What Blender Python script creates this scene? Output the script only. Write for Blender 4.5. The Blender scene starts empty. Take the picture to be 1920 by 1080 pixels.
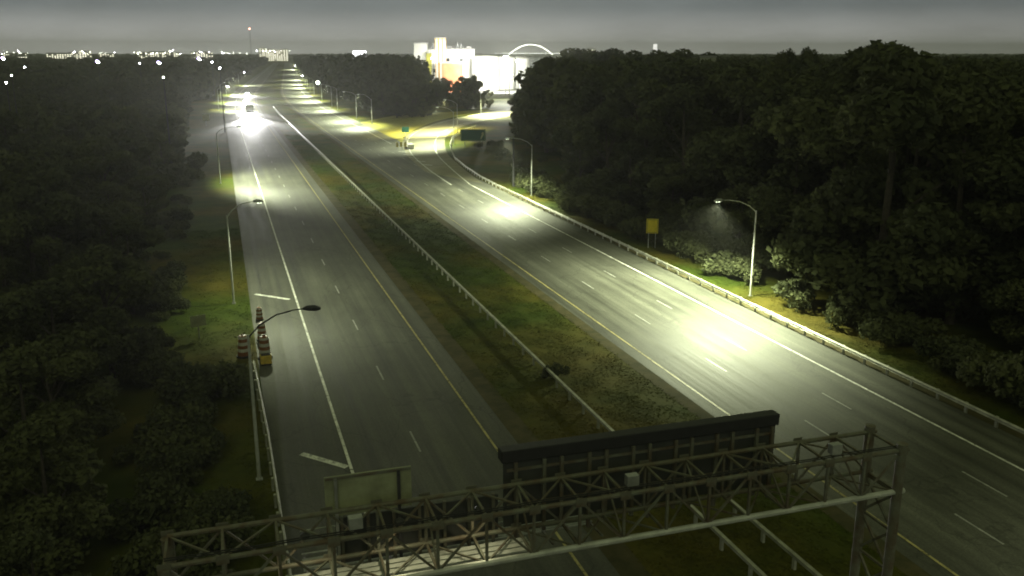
import bpy, math, random
import numpy as np
from mathutils import Vector, Matrix
R = math.radians
rnd = random.Random(11)
S = bpy.context.scene
COL = S.collection

# ------------------------------------------------------------------ camera
H = 22.0
F_PX = 1680.0
PITCH = math.atan(440 / F_PX)
YAW = math.atan(555 * math.cos(PITCH) / F_PX)       # camera looks this far to the right of the road axis (+Y)
cd = bpy.data.cameras.new('camera'); cam = bpy.data.objects.new('camera', cd); COL.objects.link(cam)
cd.sensor_fit = 'HORIZONTAL'; cd.sensor_width = 36; cd.lens = 36 * F_PX / 1920
cd.clip_start = 0.5; cd.clip_end = 30000
cam.location = (0, 0, H); cam.rotation_euler = (R(90) - PITCH, 0, -YAW)
S.camera = cam

# ------------------------------------------------------------------ night sky with city glow
w = bpy.data.worlds.new('World'); S.world = w; w.use_nodes = True
nt = w.node_tree; nt.nodes.clear()
def N(t, nt=nt, **k):
    n = nt.nodes.new(t)
    for a, b in k.items(): setattr(n, a, b)
    return n
out = N('ShaderNodeOutputWorld'); bg = N('ShaderNodeBackground'); nt.links.new(bg.outputs[0], out.inputs[0])
tc = N('ShaderNodeTexCoord'); sx = N('ShaderNodeSeparateXYZ'); nt.links.new(tc.outputs['Generated'], sx.inputs[0])
ramp = N('ShaderNodeValToRGB'); nt.links.new(sx.outputs['Z'], ramp.inputs[0])
cr = ramp.color_ramp; cr.interpolation = 'LINEAR'
cr.elements[0].position = 0.0; cr.elements[0].color = (.60, .60, .56, 1)
cr.elements[1].position = 1.0; cr.elements[1].color = (.145, .165, .075, 1)
for p, c in ((.02, (.35, .353, .34)), (.045, (.145, .16, .164)), (.075, (.095, .112, .116)), (.35, (.13, .15, .075))):
    e = cr.elements.new(p); e.color = (*c, 1)
# broad town glow low over the road axis
dt = N('ShaderNodeVectorMath', operation='DOT_PRODUCT'); nt.links.new(tc.outputs['Generated'], dt.inputs[0])
dt.inputs[1].default_value = (math.sin(R(6)), math.cos(R(6)), 0)
mr = N('ShaderNodeMapRange', interpolation_type='SMOOTHSTEP'); nt.links.new(dt.outputs['Value'], mr.inputs[0])
mr.inputs[1].default_value = .6; mr.inputs[2].default_value = 1.0; mr.inputs[3].default_value = .68; mr.inputs[4].default_value = 1.05
# thin uneven cloud
nz = N('ShaderNodeTexNoise'); nz.inputs['Scale'].default_value = 7; nz.inputs['Detail'].default_value = 9; nz.inputs['Roughness'].default_value = .62
mp = N('ShaderNodeMapping'); mp.inputs['Scale'].default_value = (1, 1, 3.5)
nt.links.new(tc.outputs['Generated'], mp.inputs[0]); nt.links.new(mp.outputs[0], nz.inputs['Vector'])
mn = N('ShaderNodeMapRange'); nt.links.new(nz.outputs[0], mn.inputs[0])
mn.inputs[1].default_value = .3; mn.inputs[2].default_value = .7; mn.inputs[3].default_value = .84; mn.inputs[4].default_value = 1.14
m1 = N('ShaderNodeMath', operation='MULTIPLY'); nt.links.new(mr.outputs[0], m1.inputs[0]); nt.links.new(mn.outputs[0], m1.inputs[1])
nt.links.new(ramp.outputs[0], bg.inputs[0]); nt.links.new(m1.outputs[0], bg.inputs[1])

# weak added fill, no real source, from behind to lift trees and road
sd = bpy.data.lights.new('fill_sun', 'SUN'); sd.energy = .14; sd.angle = R(30); sd.color = (.92, 1, .55)
so = bpy.data.objects.new('fill_sun', sd); COL.objects.link(so); so.rotation_euler = (R(48), 0, R(-25))

S.view_settings.view_transform = 'Standard'; S.view_settings.look = 'None'
S.view_settings.exposure = .45; S.view_settings.gamma = 1
S.render.engine = 'CYCLES'
S.cycles.use_denoising = True; S.cycles.filter_width = 1.9
S.cycles.max_bounces = 5; S.cycles.diffuse_bounces = 2; S.cycles.glossy_bounces = 2; S.cycles.transmission_bounces = 3
S.cycles.transparent_max_bounces = 6; S.cycles.volume_bounces = 0
S.cycles.use_light_tree = True
S.cycles.sample_clamp_indirect = 2
S.cycles.caustics_reflective = False; S.cycles.caustics_refractive = False

# ------------------------------------------------------------------ helpers
def at(bx, dist, z=0.0):
    """point on a compass bearing (bx: horizon coordinate of the bearing) at a distance along the view"""
    a = math.atan((bx - 960) * math.cos(PITCH) / F_PX) + YAW
    d = dist / math.cos(a - YAW)
    return Vector((d * math.sin(a), d * math.cos(a), z))
def zat(row, dist): return H - (row - 100) * dist / (F_PX / math.cos(PITCH))

def mat(name, col, rough=.7, metal=0, var=.25, scale=3., col2=None, bump=0, stretch=(1, 1, 1), spec=.5, detail=6, trans=0):
    m = bpy.data.materials.new(name); m.use_nodes = True; t = m.node_tree; b = t.nodes['Principled BSDF']
    b.inputs['Roughness'].default_value = rough; b.inputs['Metallic'].default_value = metal
    b.inputs['Specular IOR Level'].default_value = spec
    g = N('ShaderNodeTexCoord', t); mpn = N('ShaderNodeMapping', t); mpn.inputs['Scale'].default_value = stretch
    t.links.new(g.outputs['Object'], mpn.inputs[0])
    n = N('ShaderNodeTexNoise', t); n.inputs['Scale'].default_value = scale; n.inputs['Detail'].default_value = detail; n.inputs['Roughness'].default_value = .65
    t.links.new(mpn.outputs[0], n.inputs['Vector'])
    r = N('ShaderNodeValToRGB', t); t.links.new(n.outputs[0], r.inputs[0])
    c2 = col2 or tuple(min(1, c * (1 + var)) for c in col); c1 = col if col2 else tuple(c * (1 - var) for c in col)
    r.color_ramp.elements[0].position = .35; r.color_ramp.elements[0].color = (*c1, 1)
    r.color_ramp.elements[1].position = .65; r.color_ramp.elements[1].color = (*c2, 1)
    t.links.new(r.outputs[0], b.inputs['Base Color'])
    if bump:
        bp = N('ShaderNodeBump', t); bp.inputs['Strength'].default_value = bump; bp.inputs['Distance'].default_value = .05
        t.links.new(n.outputs[0], bp.inputs['Height']); t.links.new(bp.outputs[0], b.inputs['Normal'])
    return m
def emat(name, col, strength):
    m = bpy.data.materials.new(name); m.use_nodes = True; t = m.node_tree; t.nodes.clear()
    e = N('ShaderNodeEmission', t); e.inputs[0].default_value = (*col, 1); e.inputs[1].default_value = strength
    o = N('ShaderNodeOutputMaterial', t); t.links.new(e.outputs[0], o.inputs[0]); m.cycles.emission_sampling = 'NONE'; return m

class MB:
    def __init__(s): s.v = []; s.f = []
    def add(s, vs, fs):
        k = len(s.v); s.v += [tuple(v) for v in vs]; s.f += [tuple(i + k for i in f) for f in fs]; return s
    def box(s, x0, x1, y0, y1, z0, z1):
        return s.add([(x, y, z) for z in (z0, z1) for y in (y0, y1) for x in (x0, x1)],
                     [(0, 2, 3, 1), (4, 5, 7, 6), (0, 1, 5, 4), (2, 6, 7, 3), (0, 4, 6, 2), (1, 3, 7, 5)])
    def tube(s, pts, rad, n=8, cap=True):
        pts = [Vector(p) for p in pts]; rad = rad if isinstance(rad, (list, tuple)) else [rad] * len(pts)
        vs = []
        for i, p in enumerate(pts):
            d = (pts[min(i + 1, len(pts) - 1)] - pts[max(i - 1, 0)]).normalized()
            a = d.cross(Vector((0, 0, 1)) if abs(d.z) < .9 else Vector((1, 0, 0))).normalized(); b = d.cross(a)
            vs += [p + (a * math.cos(q) + b * math.sin(q)) * rad[i] for q in [2 * math.pi * (j + .5) / n for j in range(n)]]
        fs = [(i * n + j, i * n + (j + 1) % n, (i + 1) * n + (j + 1) % n, (i + 1) * n + j) for i in range(len(pts) - 1) for j in range(n)]
        if cap: fs += [tuple(range(n))[::-1], tuple((len(pts) - 1) * n + j for j in range(n))]
        return s.add(vs, fs)
    def bar(s, a, b, w): return s.tube([a, b], w / 2 * 1.414, 4)
    def lathe(s, prof, c=(0, 0, 0), n=16):
        vs = [(c[0] + r * math.cos(2 * math.pi * j / n), c[1] + r * math.sin(2 * math.pi * j / n), c[2] + z) for r, z in prof for j in range(n)]
        fs = [(i * n + j, i * n + (j + 1) % n, (i + 1) * n + (j + 1) % n, (i + 1) * n + j) for i in range(len(prof) - 1) for j in range(n)]
        fs += [tuple(range(n))[::-1], tuple((len(prof) - 1) * n + j for j in range(n))]
        return s.add(vs, fs)
    def sweep(s, path, prof, z0=0):
        """path: list of (x,y); prof: list of (offset to the right, z) swept along it (open profile)"""
        n = len(prof); vs = []
        for i, p in enumerate(path):
            a = Vector(path[max(i - 1, 0)]); b = Vector(path[min(i + 1, len(path) - 1)]); d = (b - a).normalized(); r = Vector((d.y, -d.x))
            vs += [(p[0] + r.x * o, p[1] + r.y * o, z0 + z) for o, z in prof]
        return s.add(vs, [(i * n + j, i * n + j + 1, (i + 1) * n + j + 1, (i + 1) * n + j) for i in range(len(path) - 1) for j in range(n - 1)])
    def mesh(s, name, m):
        me = bpy.data.meshes.new(name); me.from_pydata(s.v, [], s.f); me.materials.append(m); return me
    def build(s, name, m, parent=None, loc=(0, 0, 0), bevel=0):
        o = bpy.data.objects.new(name, s.mesh(name, m)); COL.objects.link(o); o.location = loc
        if parent: o.parent = parent
        if bevel:
            b = o.modifiers.new('bevel', 'BEVEL'); b.width = bevel; b.segments = 2
        return o
def link(name, me, parent=None, loc=(0, 0, 0), rz=0, sc=(1, 1, 1)):
    o = bpy.data.objects.new(name, me); COL.objects.link(o); o.location = loc; o.rotation_euler = (0, 0, rz); o.scale = sc
    if parent: o.parent = parent
    return o
def tag(o, label, cat, group=None, kind=None):
    o['label'] = label; o['category'] = cat
    if group: o['group'] = group
    if kind: o['kind'] = kind
    return o
def thing(name, label, cat, loc=(0, 0, 0), rz=0, group=None):
    o = bpy.data.objects.new(name, None); COL.objects.link(o); o.location = loc; o.rotation_euler = (0, 0, rz); o.empty_display_size = .2
    return tag(o, label, cat, group)
def struct(o): o['kind'] = 'structure'; return o
def copy_tree(o, parent=None):
    c = o.copy(); COL.objects.link(c)
    if parent: c.parent = parent
    for ch in list(o.children): copy_tree(ch, c)
    return c

# ------------------------------------------------------------------ materials
def asphalt():
    m = bpy.data.materials.new('asphalt'); m.use_nodes = True; t = m.node_tree; b = t.nodes['Principled BSDF']
    g = N('ShaderNodeTexCoord', t)
    def noise(scale, st, lo, hi, a, c, det=6):
        mm = N('ShaderNodeMapping', t); mm.inputs['Scale'].default_value = st; t.links.new(g.outputs['Object'], mm.inputs[0])
        n = N('ShaderNodeTexNoise', t); n.inputs['Scale'].default_value = scale; n.inputs['Detail'].default_value = det; n.inputs['Roughness'].default_value = .65
        t.links.new(mm.outputs[0], n.inputs['Vector'])
        r = N('ShaderNodeMapRange', t); t.links.new(n.outputs[0], r.inputs[0])
        for i, q in enumerate((lo, hi, a, c)): r.inputs[i + 1].default_value = q
        return n, r
    def mul(a, c):
        q = N('ShaderNodeMath', t, operation='MULTIPLY'); t.links.new(a.outputs[0], q.inputs[0]); t.links.new(c.outputs[0], q.inputs[1]); return q
    n1, r1 = noise(1, (1.15, .018, 1), .35, .65, .6, 1.35)       # long streaks: wheel tracks, seams
    n2, r2 = noise(.16, (1, .5, 1), .35, .65, .72, 1.22)             # patches
    n3, r3 = noise(9, (1, 1, 1), .3, .7, .72, 1.3, 8)            # aggregate
    mixv = mul(mul(r1, r2), r3)
    # tar-sealed cracks
    mv = N('ShaderNodeMapping', t); mv.inputs['Scale'].default_value = (.22, .1, 1); t.links.new(g.outputs['Object'], mv.inputs[0])
    ad = N('ShaderNodeVectorMath', t, operation='ADD'); t.links.new(mv.outputs[0], ad.inputs[0])
    sc = N('ShaderNodeVectorMath', t, operation='SCALE'); sc.inputs[3].default_value = .35
    n4 = N('ShaderNodeTexNoise', t); n4.inputs['Scale'].default_value = .5; n4.inputs['Detail'].default_value = 5
    t.links.new(g.outputs['Object'], n4.inputs['Vector']); t.links.new(n4.outputs['Color'], sc.inputs[0]); t.links.new(sc.outputs[0], ad.inputs[1])
    vo = N('ShaderNodeTexVoronoi', t, feature='DISTANCE_TO_EDGE'); vo.inputs['Scale'].default_value = 1; t.links.new(ad.outputs[0], vo.inputs['Vector'])
    rc = N('ShaderNodeMapRange', t); t.links.new(vo.outputs['Distance'], rc.inputs[0])
    for i, q in enumerate((.003, .010, .7, 1)): rc.inputs[i + 1].default_value = q
    mixv = mul(mixv, rc)
    c = N('ShaderNodeVectorMath', t, operation='SCALE'); c.inputs[0].default_value = (.086, .087, .070); t.links.new(mixv.outputs[0], c.inputs[3])
    t.links.new(c.outputs[0], b.inputs['Base Color']); b.inputs['Specular IOR Level'].default_value = .4
    rr = N('ShaderNodeMapRange', t); t.links.new(n1.outputs[0], rr.inputs[0])
    for i, q in enumerate((.3, .7, .66, .82)): rr.inputs[i + 1].default_value = q
    t.links.new(rr.outputs[0], b.inputs['Roughness'])
    bp = N('ShaderNodeBump', t); bp.inputs['Strength'].default_value = .35; bp.inputs['Distance'].default_value = .02
    t.links.new(n3.outputs[0], bp.inputs['Height']); t.links.new(bp.outputs[0], b.inputs['Normal'])
    return m
def paint(name, col):
    m = mat(name, col, .6, var=.3, scale=2.2, stretch=(1, .5, 1), detail=8); t = m.node_tree; b = t.nodes['Principled BSDF']
    n = N('ShaderNodeTexNoise', t); n.inputs['Scale'].default_value = 3.5; n.inputs['Detail'].default_value = 9; n.inputs['Roughness'].default_value = .75
    g = N('ShaderNodeTexCoord', t); t.links.new(g.outputs['Object'], n.inputs['Vector'])
    r = N('ShaderNodeMapRange', t); t.links.new(n.outputs[0], r.inputs[0])
    for i, q in enumerate((.36, .48, .25, 1)): r.inputs[i + 1].default_value = q
    t.links.new(r.outputs[0], b.inputs['Alpha']); return m
ASP = asphalt()
WHITE = paint('worn_white_paint', (.72, .72, .68)); YEL = paint('worn_yellow_paint', (.42, .36, .15))
def grass_mat():
    m = mat('grass', (.042, .055, .010), .9, scale=.35, col2=(.072, .085, .018), bump=.3, detail=12, spec=.1)
    t = m.node_tree; b = t.nodes['Principled BSDF']
    g = N('ShaderNodeTexCoord', t); n = N('ShaderNodeTexNoise', t); n.inputs['Scale'].default_value = .07; n.inputs['Detail'].default_value = 5
    t.links.new(g.outputs['Object'], n.inputs['Vector'])
    r = N('ShaderNodeValToRGB', t); t.links.new(n.outputs[0], r.inputs[0])
    r.color_ramp.elements[0].position = .4; r.color_ramp.elements[0].color = (.75, .9, .6, 1)
    r.color_ramp.elements[1].position = .62; r.color_ramp.elements[1].color = (1.5, 1.05, .9, 1)
    src = b.inputs['Base Color'].links[0].from_socket
    mx = N('ShaderNodeMix', t, data_type='RGBA', blend_type='MULTIPLY'); mx.inputs[0].default_value = 1
    t.links.new(src, mx.inputs[6]); t.links.new(r.outputs[0], mx.inputs[7]); t.links.new(mx.outputs[2], b.inputs['Base Color']); return m
GRASS = grass_mat()
DIRT = mat('gravel_verge', (.05, .05, .025), .95, scale=.6, col2=(.10, .085, .045), bump=.4, detail=12, spec=.1)
GALV = mat('galvanised_steel', (.42, .43, .42), .45, .75, var=.25, scale=2)
POLE = mat('pale_pole_metal', (.55, .56, .53), .5, .35, var=.2, scale=1.5)
RAIL = mat('weathered_rail_steel', (.4, .4, .33), .6, .4, var=.3, scale=1.2)
STEELDARK = mat('dark_steel', (.05, .05, .055), .6, .4, var=.3)
SIGNBACK = mat('dull_sign_back', (.055, .057, .055), .75, .2, var=.25, scale=.8)
TRUSS = mat('truss_steel', (.19, .20, .16), .65, .25, scale=1.6, col2=(.12, .085, .055), detail=10)
PANELPALE = mat('pale_sign_back', (.3, .32, .2), .6, .1, var=.25, scale=1.)
YSIGN = mat('yellow_sign_face', (.75, .60, .02), .45, var=.12, scale=2)
GSIGN = mat('green_sign_face', (.008, .07, .045), .4, var=.15, scale=1)
ORANGE = mat('orange_plastic', (.2, .075, .02), .5, var=.15, scale=4)
REFL = mat('white_reflective_band', (.85, .85, .85), .35, var=.05)
RUBBER = mat('black_rubber', (.02, .02, .02), .8)
WALLW = mat('white_cladding', (.75, .75, .70), .6, var=.1, scale=.15)
WALLG = mat('grey_cladding', (.3, .3, .3), .6, var=.2, scale=.1)
BRICKR = mat('rust_red_cladding', (.42, .13, .05), .7, var=.3, scale=.2)
ORCH = mat('ochre_cladding', (.62, .38, .12), .7, var=.2, scale=.15)
BARK = mat('bark', (.06, .05, .04), .9, var=.35, scale=4, bump=.4)
CONC = mat('concrete', (.3, .3, .28), .8, var=.2, scale=.6)
GLASSD = mat('dark_window_glass', (.02, .025, .03), .08, .0, var=.1, spec=.8)
CARW = mat('white_vehicle_paint', (.7, .7, .7), .3, var=.05, spec=.6)
CARD = mat('dark_vehicle_paint', (.04, .05, .08), .25, .3, var=.05, spec=.6)
def leaf_mat():
    m = bpy.data.materials.new('leaves'); m.use_nodes = True; t = m.node_tree; t.nodes.clear()
    o = N('ShaderNodeOutputMaterial', t); d = N('ShaderNodeBsdfDiffuse', t); tr = N('ShaderNodeBsdfTranslucent', t); mx = N('ShaderNodeMixShader', t)
    mx.inputs[0].default_value = .25; t.links.new(d.outputs[0], mx.inputs[1]); t.links.new(tr.outputs[0], mx.inputs[2]); t.links.new(mx.outputs[0], o.inputs[0])
    g = N('ShaderNodeTexCoord', t); n = N('ShaderNodeTexNoise', t); n.inputs['Scale'].default_value = .55; n.inputs['Detail'].default_value = 5
    t.links.new(g.outputs['Object'], n.inputs['Vector'])
    oi = N('ShaderNodeObjectInfo', t); a = N('ShaderNodeMath', t, operation='MULTIPLY_ADD'); a.inputs[1].default_value = .35
    t.links.new(oi.outputs['Random'], a.inputs[0]); t.links.new(n.outputs[0], a.inputs[2])
    r = N('ShaderNodeValToRGB', t); t.links.new(a.outputs[0], r.inputs[0])
    r.color_ramp.elements[0].position = .4; r.color_ramp.elements[0].color = (.06, .07, .04, 1)
    r.color_ramp.elements[1].position = .95; r.color_ramp.elements[1].color = (.12, .13, .06, 1)
    t.links.new(r.outputs[0], d.inputs[0]); t.links.new(r.outputs[0], tr.inputs[0]); return m
LEAF = leaf_mat()
LAMPW = emat('lamp_glow', (.93, .9, 1.0), 90)
LAMPV = emat('lamp_glow_violet', (.62, .5, 1.0), 9)
LAMPG = emat('lamp_glow_pale', (.95, 1.0, .78), 25)
LENS = emat('street_lamp_lens', (.88, 1.0, .68), 5)
HEAD = emat('headlight_glow', (1, .98, .95), 400)

# ------------------------------------------------------------------ large structure
def shift(Y):
    if Y < 330: return 0.
    if Y < 600: return .00013 * (Y - 330) ** 2
    return .00013 * 270 ** 2 + .0702 * (Y - 600)
YS = [-60, -20] + list(range(0, 330, 10)) + list(range(330, 700, 15)) + list(range(700, 2300, 60))
def ribbon(x0, x1, z, y0=-60, y1=2300, s=None):
    mb = MB(); ys = [y0] + [y for y in YS if y0 < y < y1] + [y1]
    vs = []
    for y in ys: vs += [(x0 + shift(y), y, z), (x1 + shift(y), y, z)]
    mb.add(vs, [(2 * i, 2 * i + 1, 2 * i + 3, 2 * i + 2) for i in range(len(ys) - 1)]); return mb

g = MB(); ext = 9000
xs = [-ext, -3000, -800, -300] + list(range(-200, 401, 20)) + [500, 800, 2000, ext]
ysg = [-400, -100] + list(range(0, 601, 20)) + [800, 1200, 2000, 3500, 6000, ext]
def gz(x, y):
    """the mown ditches of the median and the low bank beside the roads"""
    return 0.0
g.add([(x, y, gz(x, y)) for y in ysg for x in xs], [(j * len(xs) + i, j * len(xs) + i + 1, (j + 1) * len(xs) + i + 1, (j + 1) * len(xs) + i) for j in range(len(ysg) - 1) for i in range(len(xs) - 1)])
struct(g.build('ground', GRASS))
struct(ribbon(1.2, 15.0, .02).build('road', ASP))
struct(ribbon(27.9, 43.4, .02, -60, 2300).build('road', ASP))
struct(ribbon(15.0, 16.3, .014).build('verge', DIRT))
struct(ribbon(26.9, 27.9, .014).build('verge', DIRT))
struct(ribbon(43.4, 44.6, .014, -60, 150).build('verge', DIRT))

RL = [(37.6, 168), (39.2, 190), (41.4, 208), (46.4, 235), (55, 262), (66.4, 286.9), (79, 308.5), (106.6, 347.4), (150, 395), (220, 450)]
RR = [(40.2, 150), (42.4, 172), (45.6, 197.6), (50.6, 221.7), (56.5, 243.4), (66.3, 268.9), (77.5, 288.7), (98.5, 316), (141, 360), (205, 415)]
def smooth(P, n=8):
    P = [Vector((*p, 0)) for p in P]; out = []
    for i in range(len(P) - 1):
        a = P[max(i - 1, 0)]; b = P[i]; c = P[i + 1]; d = P[min(i + 2, len(P) - 1)]
        for k in range(n):
            t = k / n; out.append(.5 * ((2 * b) + (c - a) * t + (2 * a - 5 * b + 4 * c - d) * t * t + (3 * b - a - 3 * c + d) * t ** 3))
    out.append(P[-1]); return [(p.x, p.y) for p in out]
SL, SR = smooth(RL), smooth(RR)
def off(path, d):
    o = []
    for i, p in enumerate(path):
        a = Vector(path[max(i - 1, 0)]); b = Vector(path[min(i + 1, len(path) - 1)]); t = (b - a).normalized(); o.append((p[0] + t.y * d, p[1] - t.x * d))
    return o
A_, B_ = off(SL, -1.2), off(SR, 2.4)
mb = MB(); mb.add([(*p, .026) for p in A_] + [(*p, .026) for p in B_], [(i, len(A_) + i, len(A_) + i + 1, i + 1) for i in range(len(A_) - 1)])
struct(mb.build('ramp', mat('ramp_lit_paving', (.17, .16, .11), .85, scale=.3, col2=(.25, .24, .17), detail=10, spec=.2)))  # paving lightened: the ramp's lamplight is put into its base colour
# bright mown grass strip and gravel gore between ramp and main road
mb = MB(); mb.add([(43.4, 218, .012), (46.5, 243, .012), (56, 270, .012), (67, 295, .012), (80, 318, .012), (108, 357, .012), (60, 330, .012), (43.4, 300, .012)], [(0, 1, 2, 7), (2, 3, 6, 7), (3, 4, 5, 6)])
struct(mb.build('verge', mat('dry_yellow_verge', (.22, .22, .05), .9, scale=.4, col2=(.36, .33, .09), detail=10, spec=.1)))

def line(x, wd, m, y0=-60, y1=2300, z=.034): return struct(ribbon(x - wd / 2, x + wd / 2, z, y0, y1).build('road_marking', m))
line(5.3, .17, WHITE); line(13.6, .14, YEL); line(28.95, .14, YEL)
line(40.15, .17, WHITE, -60, 150); line(40.15, .15, WHITE, 225, 2300)
def curve_line(path, d, wd, m, z=.034):
    a, b = off(path, d - wd / 2), off(path, d + wd / 2)
    mb = MB(); mb.add([(*p, z) for p in a] + [(*p, z) for p in b], [(i, len(a) + i, len(a) + i + 1, i + 1) for i in range(len(a) - 1)])
    return struct(mb.build('road_marking', m))
curve_line(SL, 0, .2, WHITE); curve_line(SR, 0, .2, WHITE)
struct(MB().add([(36.85, 150, .034), (37.05, 150, .034), (37.75, 168, .034), (37.5, 168, .034)], [(0, 1, 2, 3)]).build('road_marking', WHITE))
for i in range(5):      # chevrons painted in the gore
    y = 178 + i * 6.5; x0 = 37.9 + i * .35; x1 = 39.2 + i * 1.1
    struct(MB().add([(40.15 - .1, y, .034), (40.15 - .1, y + .7, .034), (38.3 + i * .05, y + 3.2, .034), (38.3 + i * .05, y + 2.5, .034)], [(0, 1, 2, 3)]).build('road_marking', WHITE))
dash = MB().add([(-.06, -1.5, 0), (.06, -1.5, 0), (.06, 1.5, 0), (-.06, 1.5, 0)], [(0, 1, 2, 3)]).mesh('lane_dash', paint('faded_lane_paint', (.33, .33, .31)))
for x, ph in ((9.35, 84.5), (32.95, 29.9), (36.85, 33.5)):
    for k in range(-4, 42):
        y = ph + k * 12.2
        if x == 9.35 and y < 30: pass
        o = link('lane_dash', dash, None, (x + shift(y), y, .036)); struct(o)
for (a, b) in (((1.74, 85.1), (4.7, 82.2)), ((2.86, 48.2), (5.1, 45.7))):
    d = (Vector(b) - Vector(a)).normalized(); n = Vector((-d.y, d.x)) * .2
    struct(MB().add([(a[0] - n.x, a[1] - n.y, .035), (b[0] - n.x, b[1] - n.y, .035), (b[0] + n.x, b[1] + n.y, .035), (a[0] + n.x, a[1] + n.y, .035)], [(0, 1, 2, 3)]).build('shoulder_bar', WHITE))

# river under the far bridge
p0, p1, p2, p3 = at(880, 1500), at(1120, 1500), at(1400, 4600), at(700, 4600)
wm = bpy.data.materials.new('river_water'); wm.use_nodes = True; b = wm.node_tree.nodes['Principled BSDF']
b.inputs['Base Color'].default_value = (.03, .035, .035, 1); b.inputs['Roughness'].default_value = .15
nn = N('ShaderNodeTexNoise', wm.node_tree); nn.inputs['Scale'].default_value = .3; nn.inputs['Detail'].default_value = 6
bb = N('ShaderNodeBump', wm.node_tree); bb.inputs['Strength'].default_value = .15; wm.node_tree.links.new(nn.outputs[0], bb.inputs['Height']); wm.node_tree.links.new(bb.outputs[0], b.inputs['Normal'])
struct(MB().add([(p.x, p.y, .05) for p in (p0, p1, p2, p3)], [(0, 1, 2, 3)]).build('river', wm))

# ------------------------------------------------------------------ trees
rs = np.random.RandomState(5)
def leaves_mesh(name, centres, radii, n, size, m):
    """leaf-sized faces spread through and over a set of foliage clumps"""
    k = rs.choice(len(centres), n, p=np.array(radii)[:, 0] ** 2 / (np.array(radii)[:, 0] ** 2).sum())
    d = rs.normal(size=(n, 3)); d /= np.linalg.norm(d, axis=1)[:, None]
    r = rs.uniform(.45, 1.08, n) ** .6
    wob = 1 + .22 * np.sin(d[:, 0] * 7 + k) * np.cos(d[:, 1] * 6 + 2 * k)
    P = np.array(centres)[k] + d * np.array(radii)[k] * (r * wob)[:, None]
    u = rs.normal(size=(n, 3)); u /= np.linalg.norm(u, axis=1)[:, None]
    nn = d + .7 * rs.normal(size=(n, 3)); v = np.cross(nn, u); v /= np.linalg.norm(v, axis=1)[:, None] + 1e-6; u = np.cross(v, nn); u /= np.linalg.norm(u, axis=1)[:, None] + 1e-6
    s = size * rs.uniform(.6, 1.4, n)[:, None]
    V = np.stack([P - u * s, P - v * s * .6, P + u * s, P + v * s * .6], 1).reshape(-1, 3)
    V = V.astype(np.float32)
    me = bpy.data.meshes.new(name); me.vertices.add(4 * n); me.vertices.foreach_set('co', V.ravel())
    me.loops.add(4 * n); me.loops.foreach_set('vertex_index', np.arange(4 * n, dtype=np.int32))
    me.polygons.add(n); me.polygons.foreach_set('loop_start', np.arange(0, 4 * n, 4, dtype=np.int32))
    me.update(calc_edges=True); me.materials.append(m); return me
def tree_proto(seed, conifer=False, leaves=17000, size=.15):
    """unit-ish tree 10 m tall: trunk mesh + crown mesh"""
    r = random.Random(seed); t = MB(); C = []; Rd = []
    lean = (r.uniform(-.4, .4), r.uniform(-.4, .4))
    top = Vector((lean[0], lean[1], 8.6))
    t.tube([(0, 0, -.2), (lean[0] * .2, lean[1] * .2, 2.5), (lean[0] * .6, lean[1] * .6, 5.5), top], [.2, .15, .1, .03], 7)
    if conifer:
        for i in range(13):
            z = 1.5 + i * .68; q = 2.3 * (1 - (z / 10.4)) + .25
            for j in range(4):
                a = r.uniform(0, 6.28); C.append((q * .55 * math.cos(a), q * .55 * math.sin(a), z)); Rd.append((q * .6, q * .6, .5))
    else:
        nl = r.randint(13, 18)
        for i in range(nl):
            a = i * 2.4 + r.uniform(-.5, .5); z = r.uniform(1.5, 8.6) if i % 3 else r.uniform(1.0, 3.5); q = math.sqrt(max(.05, 1 - ((z - 4.9) / 4.9) ** 2)) * r.uniform(1.3, 2.6)
            c = Vector((q * math.cos(a) + lean[0] * z / 10, q * math.sin(a) + lean[1] * z / 10, z)); rr = r.uniform(.8, 1.5)
            C.append(tuple(c)); Rd.append((rr, rr, rr * r.uniform(.6, .85)))
            st = Vector((lean[0] * .4, lean[1] * .4, max(.8, z - 2.2)))
            t.tube([st, st.lerp(c, .5) + Vector((0, 0, .2)), c], [.07, .045, .015], 4)
        C.append((lean[0], lean[1], 8.9)); Rd.append((1.1, 1.1, .9))
    return t.mesh('trunk', BARK), leaves_mesh('crown', C, Rd, leaves, size, LEAF)
PROTO = [tree_proto(s) for s in range(5)]
CONI = [tree_proto(31, True, 6000, .2)]
LOW = [tree_proto(50 + s, False, 3600, .3) for s in range(3)]
def bush_mesh(seed, n=1600, size=.09):
    r = random.Random(seed); C = []; Rd = []
    for i in range(7):
        C.append((r.uniform(-.8, .8), r.uniform(-.8, .8), r.uniform(.3, .9))); q = r.uniform(.35, .6); Rd.append((q, q, q * .9))
    return leaves_mesh('foliage', C, Rd, n, size, LEAF)
BUSH = [bush_mesh(s) for s in range(3)]
def tree(x, y, h, label, group=None, protos=PROTO, wide=1.0, name='tree'):
    tr, crn = protos[rnd.randrange(len(protos))]
    o = thing(name, label, 'tree', (x, y, 0), rnd.uniform(0, 6.28), group); k = h / 9.75
    o.scale = (k * wide, k * wide, k)
    link('trunk', tr, o); link('crown', crn, o); return o

def polx(x, y): # horizon coordinate and view distance of a ground point
    f = x * math.sin(YAW) + y * math.cos(YAW); r = x * math.cos(YAW) - y * math.sin(YAW)
    return (960 + 1737 * r / f if f > 1 else 0), f
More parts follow.
